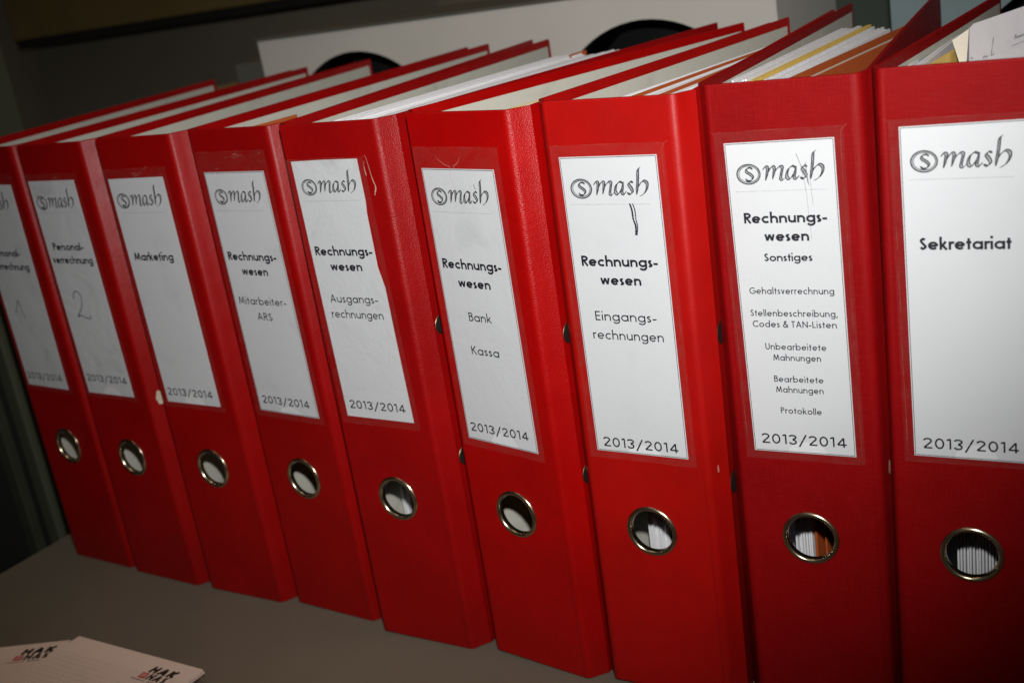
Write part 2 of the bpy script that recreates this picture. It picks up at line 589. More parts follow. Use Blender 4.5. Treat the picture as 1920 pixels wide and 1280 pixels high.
def lathe(profile, center, axis='y', n=64, closed=True):
    """profile [(radius, depth)] mm round an axis along +y through center (u, z)"""
    vs, fs = [], []
    m = len(profile)
    for q in range(n):
        a = 2 * math.pi * q / n
        for r_, d in profile:
            vs.append(((center[0] + r_ * math.cos(a)) * MM, d * MM, (center[1] + r_ * math.sin(a)) * MM))
    for q in range(n):
        q2 = (q + 1) % n
        for k in range(m if closed else m - 1):
            k2 = (k + 1) % m
            fs.append((q * m + k, q * m + k2, q2 * m + k2, q2 * m + k))
    return vs, fs

# ------------------------------------------------------------------ setting
wall = obj("wall", *(lambda b: (b.box(-3.2, 2.2, 0.76, 0.86, -0.9, 1.8), b.v, b.f)[1:])(MB()), M_WALL)
wall['kind'] = 'structure'

tb = MB(); tb.box(-0.3585, 0.95, -0.75, 1.0, -0.028, 0.0, 0.0012)
t = thing("table", "grey brown table top the row of red binders stands on", "table", (0, 0, 0))
obj("table_top", tb.v, tb.f, M_TABLE, t)
for (x, y) in ((-0.31, -0.70), (0.90, -0.70), (-0.31, 0.95), (0.90, 0.95)):
    lb = MB(); lb.box(x - .025, x + .025, y - .025, y + .025, -0.74, -0.0285, 0.002)
    obj("leg", lb.v, lb.f, M_BAND, t)

# white box with two round openings behind the binders
def hole_panel(b, x0, x1, z0, z1, y, hx, hz, r, NN=64):
    """front wall with one round hole, in metres"""
    ring, out = [], []
    for q in range(NN):
        a = 2 * math.pi * q / NN
        c_, s_ = math.cos(a), math.sin(a)
        ring.append((hx + r * c_, y, hz + r * s_))
        ts = []
        if c_ > 1e-9: ts.append((x1 - hx) / c_)
        if c_ < -1e-9: ts.append((x0 - hx) / c_)
        if s_ > 1e-9: ts.append((z1 - hz) / s_)
        if s_ < -1e-9: ts.append((z0 - hz) / s_)
        tt = min(ts)
        out.append((hx + tt * c_, y, hz + tt * s_))
    k = len(b.v)
    fs = [(q, NN + q, NN + (q + 1) % NN, (q + 1) % NN) for q in range(NN)]
    b.add(ring + out, fs)
    # corners
    for (X, Z) in ((x0, z0), (x1, z0), (x1, z1), (x0, z1)):
        best = sorted(range(NN), key=lambda q: (out[q][0] - X) ** 2 + (out[q][2] - Z) ** 2)
        for q in range(NN):
            q2 = (q + 1) % NN
            p, p2 = out[q], out[q2]
            onx = abs(p[0] - X) < 1e-7 or abs(p2[0] - X) < 1e-7
            onz = abs(p[2] - Z) < 1e-7 or abs(p2[2] - Z) < 1e-7
            same = (abs(p[0] - p2[0]) < 1e-7) or (abs(p[2] - p2[2]) < 1e-7)
            if onx and onz and not same:
                b.add([p, (X, y, Z), p2], [(0, 1, 2)])

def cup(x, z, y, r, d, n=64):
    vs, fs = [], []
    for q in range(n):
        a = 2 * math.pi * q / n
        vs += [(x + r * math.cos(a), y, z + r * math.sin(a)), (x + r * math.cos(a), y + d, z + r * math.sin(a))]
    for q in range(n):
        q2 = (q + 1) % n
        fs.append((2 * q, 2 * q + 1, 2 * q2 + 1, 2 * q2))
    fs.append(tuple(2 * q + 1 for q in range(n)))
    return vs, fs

BY = 0.42
b = thing("storage_box", "white storage box with two round black openings behind the binders", "box", (-0.135, BY, 0))
def to_local(vs, o):
    return [(v[0] - o.location.x, v[1] - o.location.y, v[2] - o.location.z) for v in vs]
m = MB()
hole_panel(m, -0.404, -0.138, 0.0, 0.3385, BY, -0.288, 0.222, 0.0965)
hole_panel(m, -0.138, 0.1305, 0.0, 0.3385, BY, 0.016, 0.2195, 0.0965)
m.add([(-0.404, BY, 0), (-0.404, BY + .135, 0), (-0.404, BY + .135, .3385), (-0.404, BY, .3385)], [(0, 1, 2, 3)])
m.add([(0.1305, BY, 0), (0.1305, BY + .135, 0), (0.1305, BY + .135, .3385), (0.1305, BY, .3385)], [(3, 2, 1, 0)])
m.add([(-0.404, BY + .135, 0), (0.1305, BY + .135, 0), (0.1305, BY + .135, .3385), (-0.404, BY + .135, .3385)], [(0, 1, 2, 3)])
obj("box_body", to_local(m.v, b), m.f, M_WHITEBOX, b)
l = MB(); l.box(-0.406, 0.1325, BY - 0.001, BY + .137, .3387, .3412, 0.0008)
obj("lid", to_local(l.v, b), l.f, M_GREYCARD, b)
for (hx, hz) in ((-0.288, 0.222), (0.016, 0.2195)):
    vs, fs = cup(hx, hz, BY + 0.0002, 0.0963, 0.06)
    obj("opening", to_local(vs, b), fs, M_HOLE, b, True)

b = thing("storage_box", "blue grey storage box with a round black opening behind the rightmost binders", "box", (0.36, BY, 0))
m = MB()
hole_panel(m, 0.2156, 0.60, 0.0, 0.36, BY, 0.352, 0.2195, 0.0965)
m.add([(0.2156, BY, 0), (0.2156, BY + .2, 0), (0.2156, BY + .2, .36), (0.2156, BY, .36)], [(0, 1, 2, 3)])
m.add([(0.60, BY, 0), (0.60, BY + .2, 0), (0.60, BY + .2, .36), (0.60, BY, .36)], [(3, 2, 1, 0)])
m.add([(0.2156, BY, .36), (0.60, BY, .36), (0.60, BY + .2, .36), (0.2156, BY + .2, .36)], [(0, 1, 2, 3)])
m.add([(0.2156, BY + .2, 0), (0.60, BY + .2, 0), (0.60, BY + .2, .36), (0.2156, BY + .2, .36)], [(0, 1, 2, 3)])
obj("box_body", to_local(m.v, b), m.f, M_BLUEBOX, b)
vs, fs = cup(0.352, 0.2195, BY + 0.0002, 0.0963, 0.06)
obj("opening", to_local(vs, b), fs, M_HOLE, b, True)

m = MB(); m.box(0.06, 0.42, 0.66, 0.70, 0.0, 0.5, 0.002)
M_PANEL = plain('panel_paint', (0.05, 0.066, 0.054), 0.7, var=.08)
tag(obj("panel", m.v, m.f, M_PANEL), "dull green grey panel seen in the gap between the two storage boxes", "panel")
m = MB(); m.box(-0.452, -0.409, 0.43, 0.56, 0.0, 0.318, 0.001)
tag(obj("folder", m.v, m.f, M_GREYCARD), "dark grey upright folder at the left end of the white box", "folder")
m = MB(); m.box(-0.56, -0.456, 0.44, 0.62, 0.0, 0.292, 0.001)
tag(obj("carton", m.v, m.f, M_BROWNBOX), "brown carton in the shade behind the leftmost binders", "carton")

# dark shelf board high on the left and the cabinet at the left end
s = thing("shelf_board", "deep olive brown shelf board over a strip of painted shadow high at the back left", "shelf", (-0.8, 0.7, 0.365))
m = MB(); m.box(-1.16, -0.42, 0.70, 0.758, 0.368, 0.56, 0.002)
obj("board", to_local(m.v, s), m.f, M_BOARD, s)
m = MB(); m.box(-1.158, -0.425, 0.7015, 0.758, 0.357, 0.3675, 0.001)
obj("shadow_strip", to_local(m.v, s), m.f, M_BAND, s)  # black strip standing in for the shadow line under the board

c = thing("cabinet", "dark cabinet with grey green side strips at the left end of the table", "cabinet", (-0.6, 0.2, -0.72))
m = MB(); m.box(-0.80, -0.42, 0.069, 0.148, -0.72, 0.75, 0.002)
obj("side_panel", to_local(m.v, c), m.f, M_GREENSIDE, c)
m = MB(); m.box(-0.80, -0.42, 0.0465, 0.0555, -0.72, 0.75, 0.001)
obj("door_edge", to_local(m.v, c), m.f, plain("dull_edge", (0.03, 0.032, 0.02), 0.7), c)
m = MB(); m.box(-0.80, -0.432, -0.45, 0.068, -0.72, 0.75, 0.001)
obj("door", to_local(m.v, c), m.f, M_BAND, c)

# ------------------------------------------------------------------ the binders
W, H = 67.45, 318.0
TH = 2.3
RZ, RR = 96.0, 11.9

# x, y, yaw, lean | left cover tip, right cover tip (world x, y in m)
POSE = [
    (-0.31848, 0.01489, -0.048216, 0.0000, (-0.3605, 0.3085), (-0.2660, 0.3112)),
    (-0.24231, 0.00929, -0.033364, 0.002446, (-0.2602, 0.3220), (-0.1962, 0.3152)),
    (-0.16126, 0.00734, 0.001343, 0.005409, (-0.1910, 0.3238), (-0.0961, 0.3345)),
    (-0.08209, 0.01105, -0.052497, 0.009344, (-0.0778, 0.3342), (-0.0314, 0.3294)),
    (0.0, 0.0, 0.008205, 0.012043, (-0.0089, 0.3125), (0.1301, 0.3098)),
    (0.08270, 0.00381, -0.115952, 0.021712, (0.1609, 0.2772), (0.1870, 0.2629)),
    (0.16450, -0.00095, 0.038507, 0.028995, (0.1925, 0.2739), (0.2165, 0.2969)),
    (0.24477, 0.01126, 0.090243, 0.020568, (0.2209, 0.3123), (0.2718, 0.3382)),
    (0.31916, 0.01333, 0.111781, 0.026910, (0.3201, 0.2720), (0.392, 0.3050)),
]
RED = [
    red_mat("red_cover_a", (0.265, 0.0012, 0.0012), 'smooth', 1, 0.40),
    red_mat("red_cover_b", (0.265, 0.0012, 0.0012), 'smooth', 2, 0.40),
    red_mat("red_cover_c", (0.27, 0.0012, 0.0012), 'smooth', 3, 0.40),
    red_mat("red_cover_d", (0.27, 0.0012, 0.0012), 'smooth', 4, 0.40),
    red_mat("red_cover_e", (0.275, 0.0012, 0.0015), 'leather', 5, 0.40),
    red_mat("red_cover_f", (0.33, 0.001, 0.0008), 'leather', 6, 0.38),
    red_mat("red_cover_g", (0.335, 0.0025, 0.0015), 'smooth', 7, 0.44),
    red_mat("red_linen_h", (0.215, 0.0015, 0.002), 'linen', 8, 0.52),
    red_mat("red_linen_i", (0.215, 0.0015, 0.002), 'linen', 9, 0.52),
]
LABEL = [  # outline of each label on its spine (mm: across, up)
    [(4.1, 293.0), (55.8, 292.0), (53.9, 142.0), (5.65, 142.8)],
    [(3.1, 293.9), (52.0, 293.8), (53.6, 143.1), (4.7, 143.2)],
    [(3.9, 292.6), (53.9, 292.7), (54.8, 141.8), (6.0, 142.4)],
    [(6.55, 292.7), (57.35, 292.7), (58.7, 139.8), (7.8, 140.5)],
    [(4.4, 297.8), (27, 298.1), (51.0, 297.9), (51.2, 289.0), (51.5, 274.4), (50.8, 268.0), (50.9, 259.4), (51.2, 237.8), (53.6, 226.0), (54.1, 198.1), (55.6, 146.25), (7.45, 146.9)],
    [(5.7, 289.5), (54.1, 289.1), (55.3, 136.3), (6.96, 138.3)],
    [(6.0, 291.4), (56.4, 291.5), (57.2, 139.4), (7.3, 139.5)],
    [(6.85, 291.5), (56.0, 291.8), (57.3, 141.2), (8.85, 141.6)],
    [(7.75, 293.5), (57.6, 294.0), (58.8, 143.6), (9.3, 144.4)],
]
# text, from, to, baseline, cap height, stroke
B_, L_ = 0.188, 0.122
TEXT = [
    [("Personal-", 10.3, 43.0, 241.0, 5.1, B_), ("verrechnung", 6.4, 49.5, 231.2, 5.1, B_), ("2013/2014", 7.3, 49.6, 148.0, 4.9, L_)],
    [("Personal-", 10.4, 43.1, 246.6, 5.1, B_), ("verrechnung", 6.3, 49.3, 237.4, 5.1, B_), ("2013/2014", 7.2, 50.2, 152.3, 4.9, L_)],
    [("Marketing", 9.8, 45.8, 239.7, 5.3, B_), ("2013/2014", 8.1, 50.0, 147.3, 5.0, L_)],
    [("Rechnungs-", 10.6, 52.3, 238.9, 5.2, B_), ("wesen", 20.0, 42.4, 229.7, 5.2, B_), ("Mitarbeiter-", 11.0, 52.2, 211.1, 4.8, L_), ("ARS", 24.6, 37.6, 201.3, 4.8, L_), ("2013/2014", 11.5, 52.7, 145.8, 5.0, L_)],
    [("Rechnungs-", 8.5, 49.4, 244.4, 5.2, B_), ("wesen", 17.5, 40.2, 235.6, 5.2, B_), ("Ausgangs-", 12.6, 46.7, 216.9, 4.8, L_), ("rechnungen", 11.3, 48.5, 207.8, 4.8, L_), ("2013/2014", 10.6, 51.3, 152.1, 5.0, L_)],
    [("Rechnungs-", 9.3, 49.5, 236.4, 5.2, B_), ("wesen", 18.1, 40.3, 226.3, 5.2, B_), ("Bank", 21.7, 37.3, 207.8, 4.8, L_), ("Kassa", 19.7, 38.9, 188.9, 4.8, L_), ("2013/2014", 9.6, 50.3, 143.1, 5.0, L_)],
    [("Rechnungs-", 11.4, 51.6, 237.9, 5.2, B_), ("wesen", 20.4, 42.1, 228.6, 5.2, B_), ("Eingangs-", 15.3, 48.0, 210.2, 4.8, L_), ("rechnungen", 12.9, 50.7, 200.5, 4.8, L_), ("2013/2014", 11.2, 52.4, 142.2, 5.1, L_)],
    [("Rechnungs-", 13.2, 50.9, 254.5, 4.9, B_), ("wesen", 22.0, 42.4, 246.0, 4.9, B_), ("Sonstiges", 21.1, 43.2, 236.6, 3.7, B_ - .02),
     ("Gehaltsverrechnung", 12.9, 51.9, 220.95, 3.15, .135), ("Stellenbeschreibung,", 12.5, 52.7, 210.15, 3.15, .135), ("Codes & TAN-Listen", 13.1, 52.1, 204.8, 3.15, .135),
     ("Unbearbeitete", 18.3, 46.7, 193.75, 3.15, .135), ("Mahnungen", 21.6, 43.9, 188.35, 3.15, .135), ("Bearbeitete", 21.2, 44.4, 177.6, 3.15, .135),
     ("Mahnungen", 21.7, 44.1, 172.3, 3.15, .135), ("Protokolle", 23.2, 42.6, 161.65, 3.15, .135), ("2013/2014", 12.6, 53.2, 145.7, 5.0, L_)],
    [("Sekretariat", 14.4, 50.9, 240.55, 5.3, B_), ("2013/2014", 13.1, 53.2, 148.2, 5.1, L_)],
]
LOGO = [(7.3, 46.4, 278.1), (6.5, 45.8, 279.1), (7.5, 47.8, 278.5), (11.4, 50.3, 277.8), (8.6, 46.7, 283.2), (9.5, 47.8, 274.8), (10.4, 50.4, 276.1), (11.6, 50.5, 277.1), (11.9, 50.8, 278.6)]
RULE = [(8.0, 46.8, 271.5), (7.5, 46.4, 272.5), (10.3, 48.8, 270.8), (8.6, 51.2, 269.5), (7.8, 47.9, 275.5), (8.2, 49.0, 266.7), (9.4, 51.5, 268.5), (10.5, 51.7, 269.3), (11.0, 52.0, 271.0)]
WHICH = [
    "leftmost red binder, cut off by the photo's left edge, label numbered 1 in pencil",
    "red binder whose label carries a large handwritten 2 under Personalverrechnung",
    "red binder with a white label reading Marketing",
    "red binder with a label reading Rechnungswesen Mitarbeiter-ARS",
    "red binder labelled Ausgangsrechnungen, its label sleeve torn open beside the logo",
    "glossy red binder labelled Bank and Kassa with a cracked label sleeve",
    "bright red binder labelled Eingangsrechnungen with two ink strokes under the logo",
    "red linen binder labelled Sonstiges with a long list down its label",
    "rightmost red linen binder labelled Sekretariat, cut off by the photo's right edge",
]

# calligraphic logo word, traced as pen strokes in the logo's own 39 mm wide frame
def LP(pts):
    return [((x - 1272) / 560 * 39, (898 - y) / 12.2) for x, y in pts]
MASH = [
    LP([(1446, 878), (1462, 862), (1478, 866), (1472, 900), (1460, 936)]),
    LP([(1466, 915), (1485, 882), (1508, 862), (1522, 868), (1516, 900), (1506, 930)]),
    LP([(1512, 910), (1532, 880), (1558, 862), (1574, 868), (1566, 900), (1560, 926), (1572, 934), (1592, 920)]),
    LP([(1662, 872), (1640, 862), (1612, 880), (1600, 912), (1610, 930), (1630, 922), (1652, 892)]),
    LP([(1664, 862), (1654, 898), (1648, 924), (1662, 930), (1680, 914)]),
    LP([(1734, 868), (1716, 862), (1702, 878), (1716, 898), (1722, 918), (1704, 932), (1684, 924)]),
    LP([(1796, 780), (1776, 800), (1768, 850), (1758, 900), (1750, 936)]),
    LP([(1758, 905), (1780, 876), (1808, 860), (1830, 872), (1826, 902), (1802, 930), (1770, 946)]),
]
S_IN = LP([(1380, 872), (1364, 862), (1342, 868), (1340, 884), (1362, 898), (1378, 914), (1366, 932), (1342, 934), (1330, 922)])

def nib(pts, wmax, wmin, ang=38):
    out = []
    n = len(pts)
    for i in range(n):
        d = pts[min(i + 1, n - 1)] - pts[max(i - 1, 0)]
        a = math.atan2(d.y, d.x) - math.radians(ang)
        taper = min(1, .35 + 3.0 * min(i, n - 1 - i) / n)
        out.append((wmin + (wmax - wmin) * abs(math.sin(a))) * taper)
    return out

def logo(parent, u0, u1, zc, mapper):
    k = (u1 - u0) / 39.0
    T = lambda pts: [(u0 + p[0] * k, zc + p[1] * k) for p in pts]
    ink, grey = Ink(mapper), Ink(lambda u, z, l: mapper(u, z, l + 0.00013))
    ell = lambda rx, ry, ox=0, oy=0: [(5.5 + ox + rx * math.cos(2 * math.pi * q / 48), oy + ry * math.sin(2 * math.pi * q / 48)) for q in range(49)]
    ink.stroke(T(ell(5.3, 4.45)), 0.6 * k)
    ink.stroke(T(ell(4.45, 3.7, .1, .05)), 0.30 * k)
    grey.stroke(T(ell(4.88, 4.08, .05, .02)), 0.34 * k)
    for s_, wm in [(S_IN, 1.5)] + [(q, 1.8) for q in MASH]:
        p = catmull(s_, 8)
        ws = nib(p, wm, .34)
        ink.stroke([Vector(q) for q in T(p)], [w * k for w in ws], False)
        grey.stroke([Vector(q) for q in T(p)], [max(.02, (w - 1.05) * k) for w in ws], False)
    o = obj("logo", ink.v, ink.f, M_INKSOFT, parent)
    g = MB()
    n0 = len(o.data.polygons)
    # the pale filling of the letters belongs to the same printed mark
    me = o.data
    vs = [v.co[:] for v in me.vertices] + grey.v
    fs = [tuple(p.vertices) for p in me.polygons] + [tuple(i + len(ink.v) for i in f) for f in grey.f]
    me.clear_geometry()
    me.from_pydata(vs, [], fs)
    me.materials.append(M_GREYINK)
    for i, p in enumerate(me.polygons):
        p.material_index = 0 if i < n0 else 1
    me.update()
    return o

def pocket_mesh(outline, i):
    """clear sleeve welded on round the label (only the strip beside the card) with thumb notch edges"""
    us = [p[0] for p in outline]; zs = [p[1] for p in outline]
    tl, tr, br, bl = outline[0], [p for p in outline if p[1] > max(zs) - 2][-1], outline[-2], outline[-1]
    d = 4.2
    topx = (7.0, 4.5, 6.0, 12.0, 1.0, 11.0, 5.6, 5.0, 3.0)[i]
    botx = (3, 3, 3.5, 4, 4.5, 4.5, 4.0, 4.0, 3.0)[i]
    inner = [tl, tr, br, bl]
    outer = [(tl[0] - d, tl[1] + topx), (tr[0] + d, tr[1] + topx), (br[0] + d, br[1] - botx), (bl[0] - d, bl[1] - botx)]
    film = MB()
    v = -0.00032
    rr = random.Random(i)
    for k in range(4):
        a, b2, c2, d2 = outer[k], outer[(k + 1) % 4], inner[(k + 1) % 4], inner[k]
        film.add([(p[0] * MM, v, p[1] * MM) for p in (a, b2, c2, d2)], [(0, 1, 2, 3)])
    rim = MB()
    def tube(pts, w):
        n = len(pts)
        vs, fs = ribbon(pts, w)
        rim.add([(p[0] * MM, v - 0.0002 + (0.00015 if q % 2 else 0), p[1] * MM) for q, p in enumerate(vs)], fs)
    # side welds, top corners curling outwards, notch at the bottom
    for side in (0, 1):
        o0 = outer[0] if side == 0 else outer[1]
        o1 = outer[3] if side == 0 else outer[2]
        sg = -1 if side == 0 else 1
        off = -sg * 1.3
        pts = [(o0[0] + sg * 1.6, o0[1] + .5), (o0[0] + off * .2, o0[1] - 1.2), (o0[0] + off, o0[1] - 5)]
        for q in range(1, 9):
            f = q / 8
            pts.append((o0[0] + off + (o1[0] - o0[0]) * f + rr.uniform(-.15, .15), o0[1] - 5 + (o1[1] - o0[1] + 7) * f))
        tube(catmull(pts, 4), 0.22)
    tube([(outer[0][0] + 2, outer[0][1]), (outer[1][0] - 2, outer[1][1])], 0.22)
    tube([(outer[3][0] + 1, outer[3][1] + .2), ((outer[3][0] * .62 + outer[2][0] * .38), outer[3][1])], 0.25)
    tube([((outer[3][0] * .3 + outer[2][0] * .7), outer[3][1]), (outer[2][0] - 1, outer[2][1] + .1)], 0.25)
    if i in (0, 1, 2, 3):      # crumpled film above the card, its crease highlights drawn as pale ribbons
        for q in range(9 if i == 3 else 6):
            u0 = rr.uniform(tl[0] - 2, tr[0] - 4)
            z0_ = tl[1] + rr.uniform(.6, topx - .8)
            pts = [(u0, z0_)]
            for _ in range(4):
                pts.append((pts[-1][0] + rr.uniform(.8, 3.2), pts[-1][1] + rr.uniform(-1.2, 1.2)))
            tube(catmull(pts, 4), rr.uniform(.25, .75))
    mid = (bl[0] + br[0]) / 2
    zb = (bl[1] + br[1]) / 2
    notch = arc(mid + 1, zb - 1.0, 9.0, 8.0, 8, 172, 20)
    tube(notch, 0.22)
    return film, rim

def inner_line(a, b_, off):
    """liner sheet just inside a cover path"""
    pass

for i in range(9):
    x, y, yaw, lean, ltip, rtip = POSE[i]
    rot = Matrix.Rotation(yaw, 3, 'Z') @ Matrix.Rotation(lean, 3, 'Y')
    org = Vector((x, y, W * MM * math.sin(max(lean, 0)) + 0.0002))
    def gap(a, c):
        ax, ay, ayaw = POSE[a][:3]
        cx_, cy_ = POSE[c][:2]
        return (cx_ - (ax + W * MM * math.cos(ayaw))) * 1000
    eR = min(6.5, gap(i, i + 1) / 2 - .45) if i < 8 else 6.0
    eL = min(6.5, gap(i - 1, i) / 2 - .45) if i > 0 else 6.0
    root = thing("lever_arch_binder", WHICH[i], "binder", org, (0, lean, yaw), "red lever arch binders in a row")
    red = RED[i]
    inv = rot.inverted()
    def local(px, py, pz=0.318):
        return inv @ (Vector((px, py, pz)) - org) * 1000
    lt, rt = local(*ltip), local(*rtip)
    # spine with its two bent hinge strips
    vR, vL = 10.4, 9.6
    pr = [(W - 3.4, 0), (W - 2.6, 0)] + arc2((W - 2.6, 0), 0, 60, 4.2)
    endR = (W + eR, vR)
    pl = [(2.6, 0), (1.8, 0)] + [(W - q[0], q[1]) for q in arc2((W - 1.8, 0), 0, 52, 2.6)]
    endL = (-eL, vL)
    path = [endL] + [(px, py) for px, py in pl[::-1]] + pr
    a_ = path[-1]
    path += [(a_[0] * (1 - f) + endR[0] * f, a_[1] * (1 - f) + endR[1] * f + 0.5 * math.sin(math.pi * f)) for f in (.35, .7)] + [endR]
    seg = path.index((2.6, 0))
    sp = sweep(path, TH, 0, H, 0.7, (seg, 32.8, RZ, RR))
    so = obj("spine", *sp, red, root, True)
    so.data.set_sharp_from_angle(angle=math.radians(35))
    # side boards
    def board(name, h0, tip, left):
        dirv = Vector((tip[0] - h0[0], tip[1] - h0[1]))
        Ln = dirv.length
        dn = dirv / Ln
        nrm = Vector((-dn.y, dn.x)) if left else Vector((dn.y, -dn.x))
        pts = []
        for q in range(9):
            f = q / 8
            bow = 0.9 * math.sin(math.pi * f)
            p = Vector(h0) + dn * (0.5 + (Ln - .5) * f) + nrm * bow * -0.6
            pts.append((p.x, p.y))
        if left:
            pts = pts[::-1]
        o = obj(name, *sweep(pts, TH, 0, H, 0.7), red, root, True)
        o.data.set_sharp_from_angle(angle=math.radians(50))
        # lining paper with the cloth turned in round its margin
        lin = MB()
        P = [Vector(p) for p in pts]
        for q in range(8):
            pa, pb = P[q], P[q + 1]
            d = (pb - pa).normalized()
            nn = Vector((d.y, -d.x))
            pa2, pb2 = pa - nn * (TH + .12), pb - nn * (TH + .12)
            if left and q == 0: pa2 = pa2 + d * 4
            if not left and q == 7: pb2 = pb2 - d * 4
            zt = H - 5.0
            lin.add([(pa2.x * MM, pa2.y * MM, .007), (pb2.x * MM, pb2.y * MM, .007), (pb2.x * MM, pb2.y * MM, zt * MM), (pa2.x * MM, pa2.y * MM, zt * MM)], [(0, 1, 2, 3)])
        obj("lining", lin.v, lin.f, M_LINER, o, False)
        return o, pts
    lc, lpath = board("cover", endL, lt, True)
    rc, rpath = board("cover", endR, rt, False)
    # eyelets near the hinge of the right hand cover
    pa, pb = Vector(rpath[0]), Vector(rpath[1])
    dd = (pb - pa).normalized()
    nn = Vector((dd.y, -dd.x))
    for zc in (200.5, 121.0):
        cc = pa + dd * 6.2
        vs, fs = lathe([(5.9, -.02), (5.7, -.28), (5.4, -.32), (5.15, -.2), (5.1, .2)], (0, 0), n=32, closed=False)
        def put(v):
            u_, o_, z_ = v[0] * 1000, v[1] * 1000, v[2] * 1000
            q = cc + dd * u_ - nn * o_
            return (q.x * MM, q.y * MM, (z_ + zc) * MM)
        e = obj("eyelet", [put(v) for v in vs], fs, M_BRASS, rc, True)
        dv = [put((5.12 * MM * math.cos(a * math.pi / 12), -.00012, 5.12 * MM * math.sin(a * math.pi / 12))) for a in range(24)]
        k = len(e.data.vertices)
        obj("eyelet_hole", dv, [tuple(range(24))], M_DARK, rc)
    # metal finger ring
    prof = [(RR - .5, 2.4), (RR - .5, .2), (RR - .2, -.7), (RR + .5, -1.15), (RR + 1.3, -1.05), (RR + 2.0, -.5), (RR + 2.25, .05), (RR + .3, .1), (RR + .1, 2.4)]
    obj("finger_ring", *lathe(prof, (32.8, RZ)), M_RING, root, True)
    # label card
    lab = LABEL[i]
    pm = paper_mat("label_paper", (0.57, 0.585, 0.60), 30 + i * 3.1, 0.5, (0.16, 0.16, 0.06, 0.08, 0.14, 0.10, 0.03, 0.02, 0.02)[i], 0.25, (0.35, 0.35, 0.12, 0.12, 0.3, 0.2, 0.08, 0.06, 0.06)[i])
    lv = -0.00022
    n = len(lab)
    cv = [(p[0] * MM, lv, p[1] * MM) for p in lab] + [(p[0] * MM, -0.00002, p[1] * MM) for p in lab]
    cf = [tuple(range(n))[::-1]] + [(q, (q + 1) % n, n + (q + 1) % n, n + q) for q in range(n)]
    card = obj("label_card", cv, cf, pm, root)
    mp = lambda u, z, l: (u * MM, lv - 0.00006 - l, z * MM)
    for (tx, u0, u1, zb, cap, st) in TEXT[i]:
        ink = Ink(mp)
        ink.text(tx, u0, u1, zb, cap, st)
        obj("text_line", ink.v, ink.f, M_INK, card)
    if i in (3, 5, 6, 7, 8):   # printed border line
        ink = Ink(mp)
        ins = 0.55
        cu = sum(p[0] for p in lab) / n; cz = sum(p[1] for p in lab) / n
        bp = [(p[0] - math.copysign(ins, p[0] - cu), p[1] - math.copysign(ins, p[1] - cz)) for p in lab]
        for q in range(n):
            ink.stroke([bp[q], bp[(q + 1) % n]], 0.26)
        obj("border_line", ink.v, ink.f, M_INK, card)
    logo(card, *LOGO[i], mp)
    ru = Ink(mp)
    ru.stroke([(RULE[i][0], RULE[i][2]), (RULE[i][1], RULE[i][2] - .1)], 0.22)
    obj("rule_line", ru.v, ru.f, M_RULE, card)
    hand = Ink(lambda u, z, l: (u * MM, lv - 0.0002 - l, z * MM))
    if i == 0:
        hand.stroke(catmull([(17.0, 199), (20, 203), (23.4, 208.5), (24.4, 206), (26.5, 196.5), (27.0, 194.5)]), .7)
    if i == 1:
        hand.stroke(catmull([(17.0, 212), (19.5, 217), (24, 217.3), (26.0, 213), (23.5, 206.5), (18.5, 201.5), (17, 199.6), (20.5, 200.8), (25, 199.4), (29.5, 198.8), (31.2, 201)]), .8)
    if i == 6:
        for k, (du, w_) in enumerate(((0, .95), (1.5, .6))):
            pts = catmull([(40.5 + du, 268.8), (41.3 + du, 265.5), (41.5 + du * .9, 261.5), (42.4 + du * .6, 257.8), (42.0 + du * .4, 253.5)], 6)
            hand.stroke(pts, [w_ * (.5 + .6 * abs(math.sin(q * 1.7))) for q in range(len(pts))], False)
    if i == 7:
        for (p0, p1, p2, w_) in (((39.2, 285.5), (40.6, 281), (41.6, 278.5), .22), ((43.0, 281.5), (43.3, 276), (43.9, 271.3), .3), ((42.2, 278), (43.2, 275), (43.4, 272.5), .2), ((40.9, 280), (41.8, 274), (42.5, 268), .14), ((44.4, 276), (44.9, 268), (45.2, 262), .12), ((42.6, 268), (43.0, 258), (43.6, 247), .10)):
            hand.stroke(catmull([p0, p1, p2], 6), w_)
    if i == 5:
        hand.stroke(catmull([(39.6, 281.6), (40.2, 279.8), (40.6, 278.9)], 4), .3)
    if hand.v:
        obj("pen_mark", hand.v, hand.f, M_INK if i == 6 else M_PENCIL, card)
    # thumb notch in the sleeve: a half disc of bare card at the lower edge
    if i in (1, 2, 3, 5, 6, 7, 8):
        bl_, br_ = lab[-1], lab[-2]
        mu = (bl_[0] + br_[0]) / 2 + 1.5
        zb = lambda u: bl_[1] + (br_[1] - bl_[1]) * (u - bl_[0]) / (br_[0] - bl_[0]) + 0.15
        pts = [(mu + 9.0 * math.cos(math.pi * q / 20), zb(mu + 9.0 * math.cos(math.pi * q / 20)) + (4.6 + 1.2 * (i % 3)) * math.sin(math.pi * q / 20)) for q in range(21)]
        obj("bare_notch", [(p[0] * MM, lv - 0.00003, p[1] * MM) for p in pts], [tuple(range(21))[::-1]], M_BARE, card)
    film, rim = pocket_mesh(lab, i)
    po = obj("label_sleeve", film.v, film.f, M_FILM, root)
    obj("weld_seam", rim.v, rim.f, M_RIM, po)
